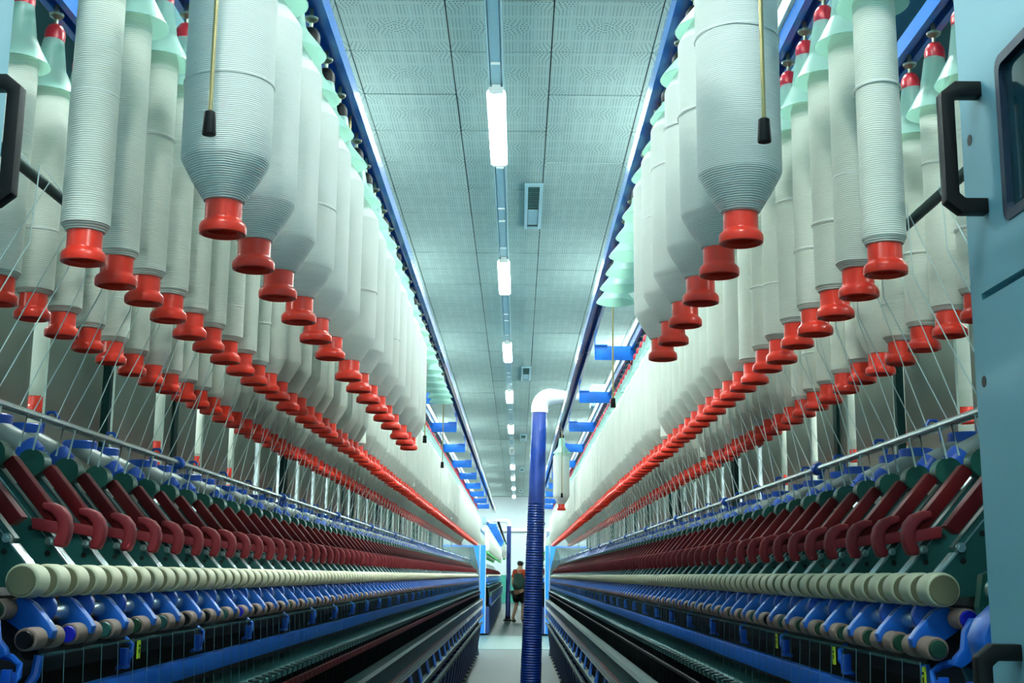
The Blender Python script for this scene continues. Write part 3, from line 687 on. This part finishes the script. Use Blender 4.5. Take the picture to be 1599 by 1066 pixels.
    if s > 0:
        holder(A, (0, 8.7 - 9.9, 0), HEAD_D, CAP_A)
        bobbin('full', (X(U_A), 8.72, HC + ZA[s]), 'lone full white bobbin hanging far down the right rail beside the blue hose', 'full bobbins on the right overhead rail')
    bk = MB().box(0.035, 0.215, -0.003, 0.003, -0.065, -0.002).box(0.033, 0.037, -0.004, 0.004, -0.06, 0.03).box(0.035, 0.09, -0.012, 0.012, -0.002, 0.003).mesh('cross_bracket', M['brblue'], s, 0.001)
    for k in range(13): put('cross_bracket', bk, (0, 1.35 + 1.4 * k - 9.9 - (0.1 if s > 0 else 0.0), 0), A)
    for k in range(4): put('rail_hanger', MB().box(-0.006, 0.006, -0.006, 0.006, 0.036, 3.3 - Z_RAILA).mesh('rail_hanger', M['tealdark'], s), (0.01 * s, 0.95 - 9.9 + 6.4 * k, 0), A) if False else None
    # -------- teal air duct above the middle of the machine
    D = tag(put('air_duct', MB().box(-0.27, 0.27, 0.8, Y_END, 0, 0.26).mesh('air_duct', M['duct'], s, 0.004), (X(1.03), 0, HC + 1.1)), f'teal sheet metal air duct above the {SD} creel', 'duct')
    # -------- headstock cabinet next to the camera
    H = tag(empty('headstock_cabinet', (X(0.9), 0.4, 0)), f'pale blue machine cabinet with black handles at the {SD} picture edge', 'cabinet')
    HO = (X(0.9), 0.4, 0)
    def hp(name, mb, m, bevel=0.0, par=None):
        return put(name, mb.mesh(name, m, s, bevel), (-HO[0], -HO[1], HC), H) if par is None else put(name, mb.mesh(name, m, s, bevel), (0, 0, 0), par)
    hp('cabinet_body', MB().box(0.515, 1.4, -0.6, 1.235, -1.13, 1.3), M['ltblue'])
    wy0, wy1, wz0, wz1 = 0.55, 1.137, 0.335, 0.491
    up = MB()
    u0, u1 = 0.50, 0.515
    up.box(u0, u1, -0.6, 1.24, wz1, 1.3).box(u0, u1, -0.6, 1.24, 0.279, wz0).box(u0, u1, wy1, 1.24, wz0, wz1).box(u0, u1, -0.6, wy0, wz0, wz1)
    door = hp('upper_door', up, M['ltblue'])
    hp('lower_door', MB().box(u0, u1, -0.6, 1.212, -1.1, 0.272), M['ltblue'])
    hp('door_jamb', MB().box(u0, u1, 1.212, 1.24, -1.1, 0.279), M['ltblue'])
    def rrect(y0, y1, z0, z1, r):
        pts = []
        for cy, cz, a0 in ((y1 - r, z1 - r, 0), (y0 + r, z1 - r, 90), (y0 + r, z0 + r, 180), (y1 - r, z0 + r, 270)):
            for k in range(5):
                a = math.radians(a0 + k * 22.5); pts.append((cy + r * math.cos(a), cz + r * math.sin(a)))
        return pts
    def slab(pts, ua, ub):
        n = len(pts); m = MB().add([(ua, p, q) for p, q in pts] + [(ub, p, q) for p, q in pts], [(i, (i + 1) % n, n + (i + 1) % n, n + i) for i in range(n)] + [tuple(range(n)), tuple(range(2 * n - 1, n - 1, -1))]); return m
    o_, i_ = rrect(wy0 - 0.004, wy1 + 0.004, wz0 - 0.004, wz1 + 0.004, 0.012), rrect(wy0 + 0.006, wy1 - 0.006, wz0 + 0.006, wz1 - 0.006, 0.008)
    n = len(o_); g = MB()
    g.add([(0.4985, p, q) for p, q in o_] + [(0.4985, p, q) for p, q in i_] + [(0.512, p, q) for p, q in o_] + [(0.506, p, q) for p, q in i_],
          [f for k in range(n) for f in ((k, (k + 1) % n, n + (k + 1) % n, n + k), (k, 2 * n + k, 2 * n + (k + 1) % n, (k + 1) % n), (n + k, n + (k + 1) % n, 3 * n + (k + 1) % n, 3 * n + k))])
    hp('window_gasket', g, M['gasket'])
    hp('window_pane', slab(rrect(wy0 + 0.004, wy1 - 0.004, wz0 + 0.004, wz1 - 0.004, 0.008), 0.505, 0.509), M['glass'])
    def handle(zc, y, hz):
        o = [(0.50, zc + hz), (0.474, zc + hz), (0.459, zc + hz - 0.012), (0.459, zc - hz + 0.012), (0.474, zc - hz), (0.50, zc - hz)]
        i = [(0.50, zc - hz + 0.015), (0.478, zc - hz + 0.015), (0.4725, zc - hz + 0.02), (0.4725, zc + hz - 0.02), (0.478, zc + hz - 0.015), (0.50, zc + hz - 0.015)]
        # two prism halves keep the profile convex enough
        pr_ = o + i
        return MB().prism(pr_, y, y + 0.016)
    hp('door_handle', handle(0.421, 1.178, 0.068), M['black'], 0.0015)
    hp('door_handle', handle(-0.125, 1.165, 0.068), M['black'], 0.0015)
    sc = MB()
    for z in (0.441, 0.192): sc.lathe([(0.0058, -0.0005), (0.0058, 0.0006)], 14, 'x', (0.5, 1.218, z))
    hp('screw_hole', sc, M['dark'])

machine(-1); machine(1)

# ------------------------------------------------------------------ second pair of frames beyond the cross aisle
def far_machine(s):
    SD = SIDE[s]; y0, y1 = 24.6, 44.0
    F = tag(empty('far_spinning_frame', (s * 0.7, y0, 0)), f'distant spinning frame with bright blue end panel beyond the cross aisle on the {SD}', 'machine')
    def fp(name, mb, m, kind=None):
        o = put(name, mb.mesh(name, m, s), (-s * 0.7, 0, HC), F)
        if kind: o['kind'] = kind
        return o
    L = y1 - y0
    fp('end_panel', MB().box(0.575, 1.4, -0.05, 0, -1.1, 0.57), M['brblue'])
    fp('panel_edge', MB().box(0.570, 0.578, -0.06, 0.0, -1.1, 0.57), M['white'])
    fp('body', MB().prism([(0.58, -1.1), (0.60, -0.02), (0.78, 0.3), (0.8, -1.1)], 0, L), M['tealdark'])
    fp('roller_beam', MB().prism([(0.545, -0.13), (0.60, -0.13), (0.60, -0.04), (0.55, -0.04)], 0, L), M['blue'])
    fp('clearer_roller', MB().lathe([(0.02, 0), (0.02, L)], 12, 'y', (0.54, 0, -0.012)), M['cream'])
    ar = MB(); bo = MB(); tu = MB(); cp = MB()
    for k in range(138):
        y = 0.1 + 0.14 * k
        ar.prism([(0.545, 0.03), (0.57, 0.03), (0.644, 0.14), (0.63, 0.15), (0.55, 0.085)], y, y + 0.022)
        for u in (U_B, U_C):
            bo.merge(MB().lathe([(0.026, 0.044), (0.048, 0.08), (0.048, 0.40), (0.025, 0.42)], 8), (u, y, Z_RIM))
            tu.merge(MB().lathe([(0.031, 0.0), (0.031, 0.012), (0.024, 0.02), (0.024, 0.05)], 8), (u, y, Z_RIM))
            cp.merge(MB().lathe([(0.018, 0.505), (0.05, 0.40)], 8, capa=False, capb=False), (u, y, Z_RIM))
    fp('pendulum_arms', ar, M['dkred'], 'stuff'); fp('dust_caps', cp, M['cap'], 'stuff')
    q = empty('green_flanged_bobbins', (s * 0.7, y0, 0)); tag(q, f'row of distant white bobbins with green flanges on the {SD}', 'bobbins'); q['kind'] = 'stuff'
    for nm, mb, m in (('roving', bo, 'rovingfar'), ('bobbin_tube', tu, 'greenplastic')): stuff(put(nm, mb.mesh(nm, M[m], s), (-s * 0.7, 0, HC), q))
    fp('lappet_rail', MB().box(0.52, 0.54, 0, L, -0.178, -0.147), M['blue'])
    fp('ring_rail', MB().box(0.50, 0.56, 0, L, -0.236, -0.222), M['teal'])
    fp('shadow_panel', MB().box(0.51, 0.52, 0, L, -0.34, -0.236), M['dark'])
    fp('top_conveyor_rail', MB().box(0.45, 0.50, 0, L, -0.41, -0.335), M['alu'])
    fp('slot_rail', MB().box(0.46, 0.50, 0, L, -0.56, -0.42), M['dkblue'])
    fp('middle_rail', MB().box(0.446, 0.47, 0, L, -0.585, -0.56), M['alu'])
    fp('lower_panel', MB().box(0.50, 0.58, 0, L, -1.1, -0.6), M['dkblue'])
    for u in (U_B, U_C): fp('creel_rail', rail_mb(u, 0.042, Z_RAIL, 0.034, 0, L), M['blue'])
    fp('cream_rail', MB().box(U_B - 0.028, U_B - 0.002, 0, L, Z_RAIL + 0.036, Z_RAIL + 0.07), M['creampaint'])
    A = tag(put('far_overhead_rail', rail_mb(0, 0.052, 0, 0.036, 0.3, L).mesh('far_overhead_rail', M['dkblue'], s), (s * U_A, y0, HC + Z_RAILA)), f'distant overhead transport rail beyond the cross aisle on the {SD}', 'rail')
    bk = MB().box(0.035, 0.215, -0.003, 0.003, -0.065, -0.002).mesh('cross_bracket', M['brblue'], s)
    for k in range(13): put('cross_bracket', bk, (0, 0.4 + 1.4 * k, 0), A)
    if s < 0:
        for k in range(5):
            b = put('roving_bobbin', T_GREEN, (s * U_A, 36.0 + 0.19 * k, HC + 0.437)); tag(b, f'{nth(k + 1)} distant full bobbin with green flange on the far left overhead rail', 'bobbin', 'green flanged bobbins on the far rail')
            put('roving', BODY['full'][k % 3], (0, 0, 0), b)
            holder(A, (0, 36.0 + 0.19 * k - y0, 0), HEAD_D, CAP_A)
far_machine(-1); far_machine(1)

# ------------------------------------------------------------------ travelling cleaner hoses
def hose(name, label, x_top, x_bot, y, z_top, r_top, r_bot, side, reach, corr=True):
    H = tag(empty(name, (x_bot, y, 0)), label, 'hose')
    pts = []; rs = []
    n = 240
    for k in range(n + 1):
        t = k / n; z = 0.06 + (z_top - 0.06) * t
        x = (x_top - x_bot) * t
        r = r_bot + (r_top - r_bot) * t
        if corr and t < 0.68: r += 0.0022 * (1 if k % 2 else -1)
        pts.append((x, 0, z)); rs.append(r)
    put('suction_hose', MB().tube(pts, rs, 24).mesh('suction_hose', M['hose']), (0, 0, 0), H)
    R = r_top * 1.6; el = []
    xt = x_top - x_bot
    for k in range(9):
        a = PI / 2 * k / 8
        el.append((xt + side * R * (1 - math.cos(a)), 0, z_top + R * math.sin(a)))
    el.append((xt + side * reach, 0, z_top + R))
    put('elbow_duct', MB().tube(el, r_top * 1.1, 20).mesh('elbow_duct', M['white']), (0, 0, 0), H)
    put('collar', MB().lathe([(r_top * 1.14, -0.04), (r_top * 1.14, 0.02)], 20, c=(xt, 0, z_top)).mesh('collar', M['white']), (0, 0, 0), H)
    put('floor_nozzle', MB().lathe([(r_bot * 1.9, 0.01), (r_bot * 1.9, 0.03), (r_bot * 1.05, 0.07), (r_bot * 1.02, 0.12)], 20).mesh('floor_nozzle', M['black']), (0, 0, 0), H)
    put('fan_box', MB().box(xt + side * reach - 0.06, xt + side * reach + 0.06, -0.1, 0.1, z_top + R - 0.09, z_top + R + 0.09).mesh('fan_box', M['trunk'], bevel=0.01), (0, 0, 0), H)
    return H
hose('cleaner_hose', 'large dark blue corrugated suction hose with white elbow standing in the aisle', 0.208, 0.145, 10.0, HC + 1.33, 0.058, 0.084, 1, 0.47)
hose('cleaner_hose', 'distant thin dark blue hose with white elbow at the left of the aisle', -0.18, -0.19, 31.9, HC + 1.26, 0.055, 0.062, -1, 0.62)

# ------------------------------------------------------------------ person walking away, far down the aisle
def person(loc, rz):
    P = tag(empty('person', loc), 'person with dark hair in orange top and black shorts walking beyond the blue hose', 'person'); P.rotation_euler = (0, 0, rz)
    def skin(name, verts, edges, radii, m, parent):
        me = bpy.data.meshes.new(name); me.from_pydata(verts, edges, []); o = put(name, me, (0, 0, 0), parent)
        md = o.modifiers.new('skin', 'SKIN'); md.use_smooth_shade = True
        for v, r in zip(me.skin_vertices[0].data if me.skin_vertices else [], radii): v.radius = (r, r * 0.85)
        sb = o.modifiers.new('sub', 'SUBSURF'); sb.levels = 1; sb.render_levels = 2
        me.materials.append(m); return o
    def sk(name, verts, edges, radii, m, parent, root=0):
        me = bpy.data.meshes.new(name)
        bm = bmesh.new(); lay = bm.verts.layers.skin.verify()
        vs = [bm.verts.new(v) for v in verts]
        for a, b in edges: bm.edges.new((vs[a], vs[b]))
        for i, (v, r) in enumerate(zip(vs, radii)):
            v[lay].radius = r if isinstance(r, tuple) else (r, r); v[lay].use_root = (i == root)
        bm.to_mesh(me); bm.free(); me.materials.append(m)
        o = put(name, me, (0, 0, 0), parent)
        md = o.modifiers.new('skin', 'SKIN'); md.use_smooth_shade = True
        sb = o.modifiers.new('sub', 'SUBSURF'); sb.levels = 1; sb.render_levels = 1
        return o
    V = [(0, 0, 0.80), (0, 0, 0.95), (0, 0.01, 1.12), (0, 0.02, 1.24), (0, 0.03, 1.30), (0, 0.05, 1.36),         # pelvis .. head base
         (0.075, 0, 0.76), (0.085, 0.07, 0.43), (0.085, 0.01, 0.08), (0.09, 0.13, 0.035),                       # right leg
         (-0.075, 0, 0.76), (-0.085, 0.02, 0.43), (-0.085, -0.14, 0.10), (-0.085, -0.04, 0.035),                # left leg
         (0.15, 0.02, 1.215), (0.185, 0.04, 0.97), (0.17, 0.16, 0.80), (0.165, 0.20, 0.74),
         (-0.15, 0.02, 1.215), (-0.185, -0.03, 0.97), (-0.17, 0.06, 0.79), (-0.165, 0.09, 0.73),
         (0, 0.07, 1.41), (0, 0.075, 1.47)]
    E = [(0, 1), (1, 2), (2, 3), (3, 4), (4, 5), (0, 6), (6, 7), (7, 8), (8, 9), (0, 10), (10, 11), (11, 12), (12, 13), (3, 14), (14, 15), (15, 16), (16, 17), (3, 18), (18, 19), (19, 20), (20, 21), (5, 22), (22, 23)]
    R = [(0.14, 0.1), (0.12, 0.09), (0.13, 0.095), (0.10, 0.08), 0.05, 0.055, 0.08, 0.052, 0.034, 0.03, 0.08, 0.052, 0.034, 0.03, 0.05, 0.036, 0.028, 0.03, 0.05, 0.036, 0.028, 0.03, (0.072, 0.085), (0.06, 0.07)]
    body = sk('body', V, E, R, M['skin'], P)
    sk('tunic', [(0, 0, 0.74), (0, 0, 0.92), (0, 0.01, 1.10), (0, 0.015, 1.20)], [(0, 1), (1, 2), (2, 3)], [(0.19, 0.15), (0.17, 0.14), (0.17, 0.14), (0.155, 0.13)], M['tunic'], P)
    sk('orange_top', [(0, 0.02, 1.12), (0, 0.02, 1.20), (0, 0.025, 1.275), (0.15, 0.02, 1.22), (-0.15, 0.02, 1.22), (0.18, 0.035, 1.05), (-0.18, -0.015, 1.05)], [(0, 1), (1, 2), (1, 3), (1, 4), (3, 5), (4, 6)], [(0.15, 0.115), (0.125, 0.1), (0.06, 0.06), 0.066, 0.066, 0.05, 0.05], M['orange'], P)
    sk('shorts', [(0, 0, 0.80), (0.08, 0, 0.70), (0.088, 0.06, 0.46), (-0.08, 0, 0.70), (-0.088, 0.02, 0.46)], [(0, 1), (1, 2), (0, 3), (3, 4)], [(0.185, 0.15), 0.12, 0.085, 0.12, 0.085], M['shorts'], P)
    sk('hair', [(0, 0.03, 1.35), (0, 0.045, 1.42), (0, 0.06, 1.485)], [(0, 1), (1, 2)], [0.07, (0.088, 0.092), (0.07, 0.08)], M['hair'], P)
    for x, y0_, y1_ in ((0.087, -0.03, 0.17), (-0.085, -0.2, 0.0)): sk('shoe', [(x, y0_ + 0.04, 0.04), (x, (y0_ + y1_) / 2, 0.04), (x, y1_ - 0.02, 0.032)], [(0, 1), (1, 2)], [0.038, 0.042, 0.035], M['shoe'], P)
    ey = MB()
    for sx in (-0.028, 0.028): ey.lathe([(0.001, 0.0), (0.01, -0.006), (0.001, -0.012)], 8, 'y', (sx, 0.16, 1.435))
    put('eyes', ey.mesh('eyes', M['black']), (0, 0, 0), body)
    put('nose', MB().prism([(-0.012, 1.39), (0.012, 1.39), (0.0, 1.43)], 0.14, 0.175).mesh('nose', M['skin'], 1, 0.003), (0, 0, 0), body)
    return P
person((0.085, 31.3, 0), math.radians(-35))
